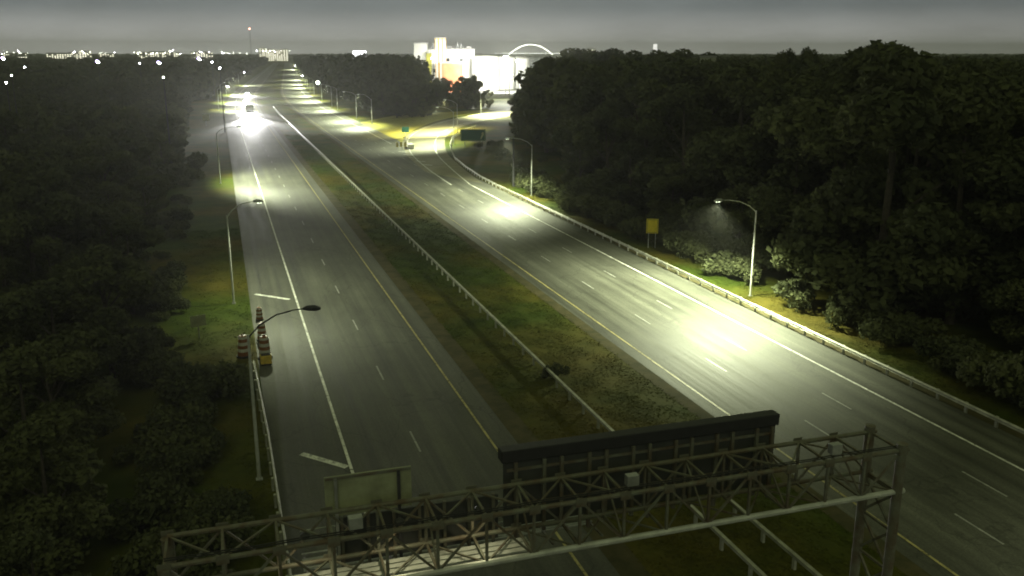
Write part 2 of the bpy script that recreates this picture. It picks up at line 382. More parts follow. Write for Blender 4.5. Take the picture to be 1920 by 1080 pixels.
# wood on the right of the road
def skyline(bx):   # how far above (+) the camera's eye line the crowns may reach, in photo rows
    if 1580 < bx < 1750: return 20 - abs(bx - 1645) * .16
    if 1750 <= bx < 1900: return 3
    return 0
pts = []; FAR_TREES = []
for _ in range(4200):
    X = rnd.uniform(50, 235); Y = rnd.uniform(14, 335)
    if X < 52.6 + (max(0, Y - 120) * .02): continue
    if X < .335 * Y + 4: continue
    # stay clear of the ramp
    if Y > 240 and X < 20 + .335 * Y and X < 120 and Y > 300: continue
    bx, f = polx(X, Y)
    if bx > 2150 or f < 30: continue
    sp = 4.6 if f < 130 else 7.5
    if any((X - a) ** 2 + (Y - b) ** 2 < sp * sp for a, b, _h in pts): continue
    depth = X - 50
    h = rnd.uniform(13, 17) if depth < 7 else rnd.uniform(17, 21)
    if depth < 7 and rnd.random() < .4: h = rnd.uniform(8, 12)
    cap = H + skyline(bx) * f / 1737
    h = min(h, cap - rnd.uniform(0, 2.5) + (.6 if rnd.random() < .15 else 0))
    if 1600 < bx < 1720 and 70 < f < 150: h = cap - rnd.uniform(.0, 1.5)
    pts.append((X, Y, h))
pts.sort(key=lambda p: p[0] ** 2 + p[1] ** 2); nI = 0
ORD = 'first second third fourth fifth sixth seventh eighth ninth tenth eleventh twelfth thirteenth fourteenth fifteenth sixteenth seventeenth eighteenth nineteenth twentieth'.split()
special = {}
def near(px, py):
    return min(pts, key=lambda p: (p[0] - px) ** 2 + (p[1] - py) ** 2)
special[near(51, 93)] = 'tree standing directly behind the yellow roadside sign'
special[near(51, 71)] = 'tree directly behind the nearest lit lamp post on the right'
special[near(51, 134)] = 'tree directly behind the second lamp post on the right'
tall = max((p for p in pts if 1600 < polx(*p[:2])[0] < 1700), key=lambda p: (p[2] - H) / polx(*p[:2])[1]); special[tall] = 'tallest tree breaking the skyline on the right'
special[max(pts, key=lambda p: p[1] if p[0] < 125 else 0)] = 'tree at the far left end of the right-hand wood beside the ramp'
for p in pts:
    f = polx(p[0], p[1])[1]
    if p in special: tree(*p, special[p], None, PROTO, 1.1); continue
    if p[0] < 58 and p[1] < 190:
        a = [q for q in pts if q[0] < 58 and q[1] < 190 and q not in special]; a.sort(key=lambda q: q[1])
        ref, i0 = ('the nearest lit lamp post', 70.4) if p[1] < 82 else (('the yellow sign', 92.6) if p[1] < 114 else ('the second lamp post', 134.3))
        side = 'this side of' if p[1] < i0 else 'beyond'
        rank = sorted(a, key=lambda q: abs(q[1] - i0)); rank = [q for q in rank if (q[1] < i0) == (p[1] < i0)].index(p)
        tree(*p, '%s front-row tree of the right wood %s %s' % (ORD[min(rank, 19)], side, ref), 'front-row trees of the right wood', PROTO, 1.15); continue
    if nI >= 125 or f > 215: FAR_TREES.append((*p, 1.2)); continue
    nI += 1
    tree(*p, 'dark leafy tree in the dense wood right of the motorway', 'trees in the wood right of the motorway', PROTO if f < 170 else LOW, rnd.uniform(1.05, 1.35))
# conifer spikes on the skyline
for bx, f, row in ((1470, 210, 99), (1487, 212, 94), (1515, 208, 92), (1530, 215, 96)):
    p = at(bx, f); tree(p.x, p.y, zat(row, f), 'slim pointed conifer on the skyline above the right-hand wood', 'pointed conifers on the right skyline', PROTO, .55, 'conifer')
nL = 0

# wood on the left
ptl = []
for _ in range(5200):
    X = -rnd.uniform(7, 150) if rnd.random() < .7 else -rnd.uniform(7, 30); Y = rnd.uniform(16, 420)
    bx, f = polx(X, Y)
    if bx < -180 or f < 22: continue
    sp = 4.4 if f < 90 else (6 if f < 180 else 9)
    if any((X - a) ** 2 + (Y - b) ** 2 < sp * sp for a, b, _h in ptl): continue
    if X > (-4.6 if Y < 62 else -7.2) - .012 * Y: continue
    h = rnd.uniform(9, 13) if X < -14 else (rnd.uniform(6.5, 9.5) if X < -8 else rnd.uniform(4.5, 6.5))
    ptl.append((X, Y, h))
    if len(ptl) >= 280: break
ptl.sort(key=lambda p: p[0] ** 2 + p[1] ** 2)
speL = {min(ptl, key=lambda p: (p[0] + 8) ** 2 + (p[1] - 66) ** 2): 'tree on the grass bank left of the orange drums',
        min(ptl, key=lambda p: (p[0] + 7) ** 2 + (p[1] - 33) ** 2): 'tree nearest the left end of the sign gantry'}
for p in ptl:
    f = polx(p[0], p[1])[1]
    if p in speL: tree(*p, speL[p], None, PROTO, 1.2); continue
    if p[0] > -12 and p[1] < 210:
        ref, i0 = ('the unlit lamp post', 45.7) if p[1] < 56 else (('the orange drums', 66) if p[1] < 74 else (('the slim lamp post', 82.4) if p[1] < 120 else ('the lamp over the bright patch', 164)))
        side = 'this side of' if p[1] < i0 else 'beyond'
        rank = sorted([q for q in ptl if q[0] > -12 and q[1] < 210 and q not in speL and (q[1] < i0) == (p[1] < i0)], key=lambda q: abs(q[1] - i0)).index(p)
        tree(*p, '%s roadside tree of the left wood %s %s' % (ORD[min(rank, 19)], side, ref), 'roadside trees of the left wood', PROTO, 1.3); continue
    if nL >= 90: FAR_TREES.append((*p, 1.3)); continue
    nL += 1
    tree(*p, 'dark leafy tree in the dense wood left of the motorway', 'trees in the wood left of the motorway', PROTO if f < 130 else LOW, rnd.uniform(1.1, 1.45))

# trees between main road and ramp, and beyond the ramp
def patch(n, fx, hr, label, group, protos=LOW, wide=1.2, sp=6):
    L = []
    for _ in range(n * 30):
        X, Y = fx()
        if any((X - a) ** 2 + (Y - b) ** 2 < sp * sp for a, b in L): continue
        L.append((X, Y))
        if label is None: FAR_TREES.append((X, Y, rnd.uniform(*hr), wide))
        else: tree(X, Y, rnd.uniform(*hr), label, group, protos, wide * rnd.uniform(.9, 1.15))
        if len(L) >= n: break
def f1():
    while True:
        Y = rnd.uniform(345, 520); X = rnd.uniform(52, 150); bx, f = polx(X, Y)
        if X > 54 + (Y - 345) * .05 and 575 < bx < 775: return X, Y
patch(60, f1, (17, 22.3), None, None, LOW, 1.15, 6)
def f1b():
    while True:
        Y = rnd.uniform(318, 345); X = rnd.uniform(56, 78); bx, f = polx(X, Y)
        if 640 < bx < 800: return X, Y
patch(14, f1b, (6, 11), 'low dark tree at the front edge of the gore clump', 'low trees in front of the gore clump', PROTO, 1.2, 4)
def f2():
    while True:
        d = rnd.uniform(370, 430); bx = rnd.uniform(775, 890); p = at(bx, d)
        return p.x, p.y
patch(26, f2, (8.5, 12), 'tree silhouetted in front of the floodlit plant', 'trees in front of the floodlit plant', LOW, 1.0, 6)
for bx, d, row in ((898, 375, 150), (915, 380, 166), (890, 372, 140), (985, 345, 148), (997, 345, 128), (1012, 350, 114), (968, 300, 172), (980, 330, 160)):
    p = at(bx, d); tree(p.x, p.y, zat(row, d) , 'tree lit from behind at the edge of the floodlit yard', 'trees edging the floodlit yard', PROTO, .9)
for bx, row in ((1060, 92), (1085, 93), (1110, 94), (1150, 92), (1190, 96), (1240, 95), (1290, 93), (1330, 99)):
    p = at(bx, 430); tree(p.x, p.y, zat(row, 430), 'tall tree on the skyline beyond the right-hand wood', 'skyline trees beyond the right-hand wood', LOW, 1.6)

# far-off woods: one canopy mass of leaf clumps
def crown_mass():
    src = []
    for tr, crn in LOW:
        a = np.zeros(len(crn.vertices) * 3, np.float32); crn.vertices.foreach_get('co', a); src.append(a.reshape(-1, 4, 3)[::2].reshape(-1, 3))
    out = []
    for i, (x, y, h, wd) in enumerate(FAR_TREES):
        k = h / 9.75; a = rnd.uniform(0, 6.28); c, s_ = math.cos(a), math.sin(a); q = src[i % 3]
        out.append(np.stack([(q[:, 0] * c - q[:, 1] * s_) * k * wd + x, (q[:, 0] * s_ + q[:, 1] * c) * k * wd + y, q[:, 2] * k], 1))
    V = np.concatenate(out).astype(np.float32); n = len(V) // 4
    me = bpy.data.meshes.new('inner_wood'); me.vertices.add(4 * n); me.vertices.foreach_set('co', V.ravel())
    me.loops.add(4 * n); me.loops.foreach_set('vertex_index', np.arange(4 * n, dtype=np.int32))
    me.polygons.add(n); me.polygons.foreach_set('loop_start', np.arange(0, 4 * n, 4, dtype=np.int32)); me.update(calc_edges=True); me.materials.append(LEAF)
    o = bpy.data.objects.new('inner_wood', me); COL.objects.link(o)
    tag(o, 'inner parts of the dark woods beside the motorway and ramp', 'woods', kind='stuff')
crown_mass()
def far_wood():
    C = []; n = 0
    def add(bx, d, h, wd): p = at(bx, d); C.append((p.x, p.y, h, wd))
    for _ in range(5200):
        d = 420 * (7000 / 420) ** (rnd.random() ** 1.25); bx = rnd.uniform(-60, 2050)
        p = at(bx, d)
        # keep road, ramp, plant and river free
        sx_ = p.x - shift(p.y)
        if -9 < sx_ < 54: continue
        if 790 < bx < 1100 and d < 4700: continue
        if d < 440 and bx < 500 : continue
        h = rnd.uniform(10, 15) if bx < 1000 else rnd.uniform(14, 20)
        if 560 < bx < 790 and d < 900: h = rnd.uniform(15, 21)
        if d > 2500: h = rnd.uniform(13, 20)
        C.append((p.x, p.y, h, rnd.uniform(5, 9) * (1 + d / 1800)))
    # scrub on the verges of the far road
    for _ in range(500):
        Y = rnd.uniform(430, 2200); s = rnd.choice((-1, 1)); X = shift(Y) + (-12 - rnd.random() * 8 if s < 0 else 50 + rnd.random() * 12)
        C.append((X, Y, rnd.uniform(8, 13), 4))
    P = np.array(C); K = 46; n = len(P) * K
    k = np.repeat(np.arange(len(P)), K)
    d = rs.normal(size=(n, 3)); d /= np.linalg.norm(d, axis=1)[:, None]; d[:, 2] = np.abs(d[:, 2]) ** .8 * np.sign(d[:, 2] + .35)
    c = np.stack([P[k, 0], P[k, 1], P[k, 2] * .52], 1); rad = np.stack([P[k, 3] * .6, P[k, 3] * .6, P[k, 2] * .5], 1)
    Q = c + d * rad * rs.uniform(.6, 1.05, n)[:, None]
    s = (P[k, 3] * .17 * rs.uniform(.6, 1.4, n))[:, None]
    u = rs.normal(size=(n, 3)); u /= np.linalg.norm(u, axis=1)[:, None]; v = np.cross(u, d); v /= np.linalg.norm(v, axis=1)[:, None] + 1e-6
    V = np.stack([Q - u * s, Q - v * s, Q + u * s, Q + v * s], 1).reshape(-1, 3).astype(np.float32); V[:, 2] = np.maximum(V[:, 2], .1)
    me = bpy.data.meshes.new('distant_woods'); me.vertices.add(4 * n); me.vertices.foreach_set('co', V.ravel())
    me.loops.add(4 * n); me.loops.foreach_set('vertex_index', np.arange(4 * n, dtype=np.int32))
    me.polygons.add(n); me.polygons.foreach_set('loop_start', np.arange(0, 4 * n, 4, dtype=np.int32)); me.update(calc_edges=True); me.materials.append(LEAF)
    o = bpy.data.objects.new('distant_woods', me); COL.objects.link(o)
    tag(o, 'dark far-off woods reaching to the horizon on both sides', 'woods', kind='stuff')
far_wood()

# roadside bushes
def bush(x, y, s, label, group=None):
    o = link('bush', BUSH[rnd.randrange(3)], None, (x, y, 0), rnd.uniform(0, 6.28), (s, s, s * rnd.uniform(.8, 1.2))); tag(o, label, 'bush', group); return o
for i in range(150):
    y = rnd.uniform(28, 150); lb = 'this side of the nearest lit lamp post' if y < 70 else ('between the nearest lit lamp post and yellow sign' if y < 92 else 'beyond the yellow sign')
    if 89 < y < 93.5 or (60 < y < 82 and i % 3): continue
    bush(48.0 + abs(rnd.gauss(0, 1.3)), y, rnd.uniform(.8, 2.4), 'bush behind the right guardrail ' + lb, 'bushes behind the right guardrail, ' + lb)
for i in range(110):
    y = rnd.uniform(22, 66) if i < 75 else rnd.uniform(66, 200); x = (-1.6 if y < 62 else -5.0) - abs(rnd.gauss(0, 1.6))
    lb = 'between the camera and the unlit lamp post' if y < 45.7 else ('beside the left guardrail and drums' if y < 74 else 'on the left verge beyond the drums')
    bush(x, y, rnd.uniform(.7, 1.7), 'scrubby dark bush ' + lb, 'bushes edging the left wood, ' + lb)
bush(20.9, 55.5, .75, 'small green weed bush growing against the median rail')
for i in range(12):
    a = rnd.uniform(0, 1); bush(56 + rnd.uniform(-1, 8), 150 + a * 60 + 20, rnd.uniform(.8, 1.6), 'bush on the bank near the green exit sign', 'bushes on the bank near the exit sign')

# grass blades on median and verges
def grass_blades(n):
    zones = [(16.2, 27, 12, 130, .5), (-5.5, 1.1, 20, 120, .2), (44.4, 48.5, 18, 150, .2), (16.2, 27, 130, 260, .1)]
    X = []; Y = []
    for a, b, c, d, sh in zones:
        k = int(n * sh); X.append(rs.uniform(a, b, k)); Y.append(c + (d - c) * rs.uniform(0, 1, k) ** 1.3)
    X = np.concatenate(X); Y = np.concatenate(Y); cl = np.sin(X * 1.7 + np.sin(Y * .4) * 2) * np.sin(Y * .83 + X * .3); keep = cl > rs.uniform(-1, .9, len(X)); X = X[keep]; Y = Y[keep]; m = len(X)
    a = rs.uniform(0, 6.28, m); h = rs.uniform(.03, .07, m); ww = .05 + .03 * rs.rand(m)
    V = np.stack([np.stack([X - ww * np.cos(a), Y - ww * np.sin(a), np.zeros(m)], 1), np.stack([X + ww * np.cos(a), Y + ww * np.sin(a), np.zeros(m)], 1),
                  np.stack([X + rs.normal(size=m) * .22, Y + rs.normal(size=m) * .22, h], 1)], 1).reshape(-1, 3).astype(np.float32)
    me = bpy.data.meshes.new('grass'); me.vertices.add(3 * m); me.vertices.foreach_set('co', V.ravel()); me.loops.add(3 * m)
    me.loops.foreach_set('vertex_index', np.arange(3 * m, dtype=np.int32)); me.polygons.add(m); me.polygons.foreach_set('loop_start', np.arange(0, 3 * m, 3, dtype=np.int32))
    me.update(calc_edges=True); me.materials.append(GRASS); o = bpy.data.objects.new('grass', me); COL.objects.link(o)
    tag(o, 'patchy rough grass on the median and road verges', 'grass', kind='stuff')
grass_blades(240000)

# ------------------------------------------------------------------ guardrails
WB = [(-.04, .44), (.05, .50), (-.03, .56), (-.03, .60), (.05, .66), (-.04, .74), (-.07, .74), (.01, .66), (-.07, .60), (-.07, .56), (.01, .50), (-.07, .44), (-.04, .44)]
BOX = [(-.09, .60), (-.09, .76), (.09, .76), (.09, .60), (-.09, .60)]
postm = MB().box(-.06, .06, -.09, .09, -.1, .72).mesh('post', RAIL)
def guardrail(path, prof, label, side=1, step=1.9, pm=postm, po=.16):
    o = thing('guardrail', label, 'guardrail', (path[0][0], path[0][1], 0))
    base = Vector((path[0][0], path[0][1], 0)); loc = [(p[0] - base.x, p[1] - base.y) for p in path]
    MB().sweep(loc, [(a * side, z) for a, z in prof]).build('rail', RAIL, o)
    acc = 0; nxt = 0; n = 0
    for i in range(len(loc) - 1):
        a = Vector(loc[i]); b = Vector(loc[i + 1]); L = (b - a).length; d = (b - a) / L; r = Vector((d.y, -d.x))
        while nxt <= acc + L and n < 290:
            q = a + d * (nxt - acc) - r * po * side * -1
            link('post', pm, o, (q.x, q.y, 0), math.atan2(-d.x, d.y)); nxt += step; n += 1
        acc += L
    return o
def xpath(f, y0, y1, st=6): return [(f(y), y) for y in np.arange(y0, y1 + .1, st)]
guardrail(xpath(lambda y: 20.25 + .25 * min(1, y / 200) + shift(y), 8, 392), BOX, 'long steel beam rail running down the grass median', 1, 2.4, po=0)
guardrail(xpath(lambda y: 22.6 - .012 * (y - 20), 8, 45), BOX, 'short second median rail shielding the gantry legs', 1, 2.4, po=0)
gr = [(43.25, y) for y in range(8, 146, 8)] + [(43.6, 155), (44.8, 170), (46.6, 186), (49, 198), (52, 212), (57.5, 232), (66, 254), (74, 268)]
guardrail(gr, WB, 'steel guardrail along the right shoulder curving off with the ramp', -1, 2.4, po=-.16)
guardrail([(1.35, 10), (1.35, 30), (1.2, 50), (.9, 63.5)], WB, 'steel guardrail on the left shoulder ending at the orange drums', 1, 1.9, po=-.16)

# ------------------------------------------------------------------ street lamps
def light_nodes(ld, col, yaw_long=2.1):
    """lamp optics: the reflector throws more light sideways along the road than straight down"""
    ld.use_nodes = True; t = ld.node_tree; t.nodes.clear()
    o = N('ShaderNodeOutputLight', t); e = N('ShaderNodeEmission', t); t.links.new(e.outputs[0], o.inputs[0]); e.inputs[0].default_value = (*col, 1)
    g = N('ShaderNodeTexCoord', t); s = N('ShaderNodeSeparateXYZ', t); t.links.new(g.outputs['Normal'], s.inputs[0])
    a = N('ShaderNodeMath', t, operation='ABSOLUTE'); t.links.new(s.outputs['Z'], a.inputs[0])
    mx = N('ShaderNodeMath', t, operation='MAXIMUM'); t.links.new(a.outputs[0], mx.inputs[0]); mx.inputs[1].default_value = .25
    p = N('ShaderNodeMath', t, operation='POWER'); t.links.new(mx.outputs[0], p.inputs[0]); p.inputs[1].default_value = -yaw_long
    d = N('ShaderNodeMath', t, operation='DIVIDE'); t.links.new(s.outputs['X'], d.inputs[0]); t.links.new(mx.outputs[0], d.inputs[1])
    q = N('ShaderNodeMath', t, operation='MULTIPLY'); t.links.new(d.outputs[0], q.inputs[0]); t.links.new(d.outputs[0], q.inputs[1])
    q2 = N('ShaderNodeMath', t, operation='MULTIPLY'); t.links.new(q.outputs[0], q2.inputs[0]); q2.inputs[1].default_value = -.85
    ex = N('ShaderNodeMath', t, operation='EXPONENT'); t.links.new(q2.outputs[0], ex.inputs[0])
    m2 = N('ShaderNodeMath', t, operation='MULTIPLY'); t.links.new(ex.outputs[0], m2.inputs[0]); t.links.new(p.outputs[0], m2.inputs[1]); t.links.new(m2.outputs[0], e.inputs[1])
LCOL = (.92, 1.0, .64)
def street_lamp(x, y, side, label, group=None, lit=1.0, arm=3.6, hp=8.1, hz=9.2, rz=0., star=False, spot=True, lw=.55, col=LCOL, aim=2.2):
    """side -1: arm reaches towards -x"""
    o = thing('street_lamp', label, 'street lamp', (x, y, 0), rz, group)
    MB().lathe([(.11, 0), (.11, .12), (.1, .3), (.085, 4), (.06, hp)], n=10).build('pole', POLE if lit else POLE, o)
    MB().box(-.17, .17, -.17, .17, 0, .06).build('base_plate', GALV, o)
    e = side * arm
    MB().tube([(0, 0, hp - .15), (e * .2, 0, hp + .45), (e * .5, 0, hz - .18), (e * .8, 0, hz), (e, 0, hz + .03)], [.045, .042, .038, .033, .03], 6).build('arm', POLE if lit else STEELDARK, o)  # unlit lamps take dark metal: shade put into arm and head colour
    hd = MB().tube([(e - side * .1, 0, hz + .04), (e + side * .12, 0, hz + .05), (e + side * .5, 0, hz + .02), (e + side * .8, 0, hz - .02)], [.06, .14, .17, .08], 8).build('lamp_head', STEELDARK if not lit else GALV, o)
    hd.scale = (1, 1, 1)
    if lit:
        c = e + side * .45
        if star: MB().lathe([(.05, -.22), (.26, -.12), (.34, 0), (.26, .14), (.05, .2)], (c, 0, hz - .1), 10).build('lens', LAMPW, hd)
        else: MB().box(c - .2, c + .2, -.08, .08, hz - .125, hz - .1).build('lens', LENS, hd)
        if spot:
            ld = bpy.data.lights.new('lamp_light', 'SPOT'); ld.energy = 16500 * lit; ld.spot_size = R(150); ld.spot_blend = .6; ld.shadow_soft_size = .15; ld.color = (1, 1, 1)
            light_nodes(ld, col)
            lo = bpy.data.objects.new('lamp_light', ld); COL.objects.link(lo); lo.parent = o; lo.location = (c, 0, hz - .3)
            lo.rotation_euler = (0, -math.atan2(aim * -side, hz) * -1 * (-1), 0) if False else (0, math.atan2(aim * -side, hz), 0)
    return o
RG = 'lit street lamps along the right of the motorway'
street_lamp(45.95, 70.4, -1, 'tall pale street lamp beside the wood, nearest lit one on the right', None, 1.45)
street_lamp(46.2, 134.3, -1, 'second street lamp on the right, just before the ramp curve', None, 1.1)
street_lamp(46.0, 6.5, -1, 'street lamp below the camera on the right shoulder', None, .3)
street_lamp(54.5, 218, -1, 'street lamp standing on the outside of the ramp bend', None, 1.2, rz=-.5)
street_lamp(63.9, 251, -1, 'street lamp further round the ramp beside the bright yellow verge', None, 2.6, rz=-.8, col=(1, .95, .4))
street_lamp(45.3, 287, -1, 'street lamp right behind the gravel gore', None, 1.3, hz=9.6)
street_lamp(44.9, 318, -1, 'street lamp behind the first gore lamp', None, 1.1)
street_lamp(92, 326, 1, 'street lamp at the far bend of the ramp before the trees', None, 3.0, rz=-.7, col=(.95, 1, .5))
for y_, l_ in ((374, 1.0), (396, .3), (446, 1.6), (505, 1.3), (556, 1.2), (620, 1.6), (690, 1.8), (800, 2.), (1010, 2.5), (1300, 4)):
    street_lamp(45 + shift(y_), y_, -1, 'street lamp far down the right side of the motorway', RG, l_ * 1.1, star=y_ in (556, 1010))
LG = 'street lamps far along the left of the motorway'
street_lamp(.45, 45.7, 1, 'unlit dark-armed street lamp beside the left guardrail and drums', None, 0, arm=2.9)
street_lamp(-.2, 82.4, 1, 'slim street lamp behind the drums on the left verge', None, .2, arm=2.4, aim=1.5)
street_lamp(-1.0, 164, 1, 'street lamp over the bright patch of the left carriageway', None, 1.1, arm=3.4, hp=8.8, hz=9.7, aim=5.5)
for y_, l_ in ((383, 1.6), (440, 1.6), (520, 1.8), (674, 2)):
    street_lamp(-1 + shift(y_), y_, 1, 'street lamp far down the left side of the motorway', LG, l_ * 1.5, star=y_ in (383, 674))
street_lamp(.45, 4, 1, 'street lamp below the camera on the left shoulder', None, .12)

# tall single lamps scattered beyond the left wood
gl = MB().lathe([(.1, -.5), (.42, -.25), (.5, 0), (.42, .3), (.1, .5)], n=10)
def far_lamp(bx, row, dist, label, group, r=.5, m=LAMPW, vio=False):
    p = at(bx, dist); z = max(6, zat(row, dist)); o = thing('flood_lamp', label, 'lamp', (p.x, p.y, 0), 0, group)
    MB().lathe([(.16 , 0), (.08, z)], n=6).build('pole', STEELDARK, o)
    b = MB().lathe([(.1 * r, -r), (.85 * r, -.5 * r), (r, 0), (.85 * r, .5 * r), (.1 * r, r)], (0, 0, z), 10).build('bulb', m, o)
    if vio: MB().lathe([(1.35 * r, .2 * r), (1.5 * r, .9 * r), (.9 * r, 1.9 * r), (.1 * r, 2.1 * r)], (-.9 * r, 0, z), 10).build('violet_glow_shell', LAMPV, o)  # emissive violet shell added beside the bulb, tinting its glow purple
LAMPL = [(5, 110, 700, 1), (4, 154, 158, 0), (16, 140, 190, 0), (43, 125, 300, 0), (182, 116, 430, 1), (260, 118, 400, 0), (297, 118, 400, 1), (302, 144, 170, 0), (373, 111, 640, 1), (396, 116, 430, 0), (410, 127, 260, 0)]
for bx, row, d, v in LAMPL:
    far_lamp(bx, row, d, 'bright lamp on a tall mast above the dark left wood', 'lamps rising above the left wood', .0009 * d * (1.0 if v else .5) + .06, LAMPW if row != 144 else LAMPG, bool(v))
far_lamp(593, 157, 520, 'small yellowish lamp right of the far motorway', None, .9, LAMPG)
for bx, row, d in ((1058, 157, 300), (1102, 172, 220)):
    far_lamp(bx, row, d, 'tiny lamp glinting between the right-hand trees', 'lamps glinting in the right wood', .3, LAMPG)

# ------------------------------------------------------------------ town on the horizon
WINL = emat('lit_windows', (1, .96, .72), 2.6)
def building(bx, d, wd, dp, z, m, label, group=None, windows=True, name='building', dens=.5, base=0):
    p = at(bx, d); a = math.atan2(p.x, p.y)
    o = thing(name, label, 'building', (p.x, p.y, 0), -a, group)
    MB().box(-wd / 2, wd / 2, -dp / 2, dp / 2, base, z).build('wall', m, o)
    MB().box(-wd / 2 - .3, wd / 2 + .3, -dp / 2 - .3, dp / 2 + .3, z, z + .5).build('roof', WALLG, o)
    if windows:
        mb = MB(); nx = int(wd / 6); nz_ = max(1, int((z - base) / 4))
        for i in range(nx):
            for k in range(nz_):
                if rnd.random() < dens:
                    x = -wd / 2 + (i + .5) * wd / nx; zz = base + 1.6 + k * 4; mb.box(x - 1.5, x + 1.5, -dp / 2 - .12, -dp / 2 - .04, zz, zz + 1.8)
        if mb.v: w_ = mb.build('window', WINL, o); w_['kind'] = 'stuff'
    return o
for bx, wd, z in ((268, 40, 21), (285, 60, 23), (300, 55, 25), (316, 60, 22), (150, 60, 23), (160, 30, 26), (30, 70, 21), (200, 50, 20), (110, 60, 21), (372, 40, 24), (385, 40, 22)):
    building(bx, 2600 + rnd.uniform(-200, 200), wd, 30, z + 2, WALLG, 'low block with lit windows on the far left horizon', 'lit blocks on the left horizon', dens=.75)
for bx, wd, z in ((493, 22, 38), (502, 26, 34), (512, 40, 32), (524, 30, 30), (533, 22, 34), (518, 60, 26)):
    building(bx, 2700, wd, 30, z, WALLW, 'bright floodlit building cluster on the horizon behind the red-lit mast', 'bright buildings behind the mast', dens=.95)
for i in range(80):
    bx = rnd.choice((rnd.uniform(0, 60), rnd.uniform(120, 220), rnd.uniform(250, 345), rnd.uniform(250, 345), rnd.uniform(360, 440), rnd.uniform(440, 545), rnd.uniform(480, 545)))
    d = rnd.uniform(2100, 3000); row = 100.5 - abs(rnd.gauss(0, 3.2)) + 1
    if bx > 480: row -= rnd.uniform(0, 5)
    far_lamp(bx, row, d, 'tiny pale lamp among the town lights on the horizon', 'town lights on the left horizon', rnd.uniform(.35, .85), LAMPG if rnd.random() < .8 else LAMPW)
# mast with red lamp
p = at(471, 3000); mast = thing('radio_mast', 'slim lattice radio mast with a glowing red top lamp', 'mast', (p.x, p.y, 0))
zt = zat(57, 3000); ml = MB()
for sx_, sy_ in ((-1, -1), (1, -1), (0, 1)): ml.bar((sx_ * 2.2, sy_ * 2.2, 0), (sx_ * .5, sy_ * .5, zt), .35)
ml.build('leg_frame', WALLG, mast)
lb = MB()
for k in range(24):
    z = zt * k / 24; q = 2.2 - 1.7 * k / 24; q2 = 2.2 - 1.7 * (k + 1) / 24; lb.bar((-q, -q, z), (q2, -q2, z + zt / 24), .2).bar((q, -q, z), (0, q2, z + zt / 24), .2)
lb.build('lattice', WALLG, mast)
MB().lathe([(.3, -2.6), (2.1, -1.2), (2.4, 0), (2.1, 1.2), (.3, 2.6)], (0, 0, zt + 2.3), 10).build('red_lamp', emat('red_beacon', (1, .32, .22), 12), mast)

# arch bridge
pb = at(995, 4000); a = math.atan2(pb.x, pb.y); br = thing('arch_bridge', 'far steel arch bridge outlined by pale lights over the river', 'bridge', (pb.x, pb.y, 0), -a)
K = 4000 / 1737.; zdk = 22 - 2 * K
BR = mat('bridge_steel', (.35, .36, .34), .6, var=.1, scale=.05)
MB().box(-260, 260, -8, 8, zdk - 5, zdk + 1).build('deck', BR, br)
def arch(y, zoff=0): return [(x, y, zdk + 1 + zoff + 17.5 * K * (1 - (x / 92) ** 2)) for x in np.linspace(-92, 92, 33)]
for s in (-1, 1): MB().tube(arch(7.5 * s), 1.3, 6).build('arch', BR, br)
hg = MB()
for x in np.linspace(-80, 80, 17):
    zz = zdk + 17.5 * K * (1 - (x / 92) ** 2); hg.bar((x, -7.5, zdk), (x, -7.5, zz), .6); hg.bar((x, -7.5, zz), (x + 10, -7.5, zdk), .4)
hg.build('hanger', BR, br)['kind'] = 'stuff'
al = MB()
for q in arch(-9.2, 0)[::1]: al.box(q[0] - 2.4, q[0] + 2.4, q[1] - .8, q[1] + .8, q[2] - .9, q[2] + .9)
al.build('arch_lamp', emat('bridge_lamps', (.95, 1, .82), 9), br)['kind'] = 'stuff'
dl = MB()
for x in np.linspace(-150, 250, 42): dl.box(x - 1.2, x + 1.2, -9.6, -8.6, zdk + 3.5, zdk + 5)
dl.build('deck_lamp', emat('bridge_deck_lamps', (.95, 1, .85), 8), br)['kind'] = 'stuff'
for x in (-230, -165, -92, 92, 165, 230): MB().box(x - 4, x + 4, -6, 6, 0, zdk - 5).build('pier', CONC, br)
building(1108, 2500, 26, 20, zat(91, 2500), WALLW, 'small lit white tower block right of the far bridge', dens=.9)
building(1228, 2600, 11, 12, zat(83, 2600), emat('lit_facade', (1, 1, .9), .9), 'slim lit tower alone on the right skyline', windows=False)
building(1328, 330, 5.6, 5, zat(107, 330), mat('pale_hut_wall', (.35, .36, .28), .7), 'pale water tank block poking out of the right wood', windows=False, name='tank_house')

# billboard
p = at(674, 620); a = math.atan2(p.x, p.y); bb = thing('billboard', 'brilliantly lit white billboard above the dark trees', 'billboard', (p.x, p.y, 0), -a)
MB().box(-4.7, 4.7, -.3, .5, zat(112, 620), zat(95, 620)).build('frame', STEELDARK, bb)
MB().box(-4.5, 4.5, -.36, -.302, zat(111.5, 620), zat(95.5, 620)).build('screen', emat('billboard_screen', (1, 1, 1), 3.0), bb)
MB().lathe([(.6, 0), (.5, zat(112, 620))], n=10).build('pole', STEELDARK, bb)

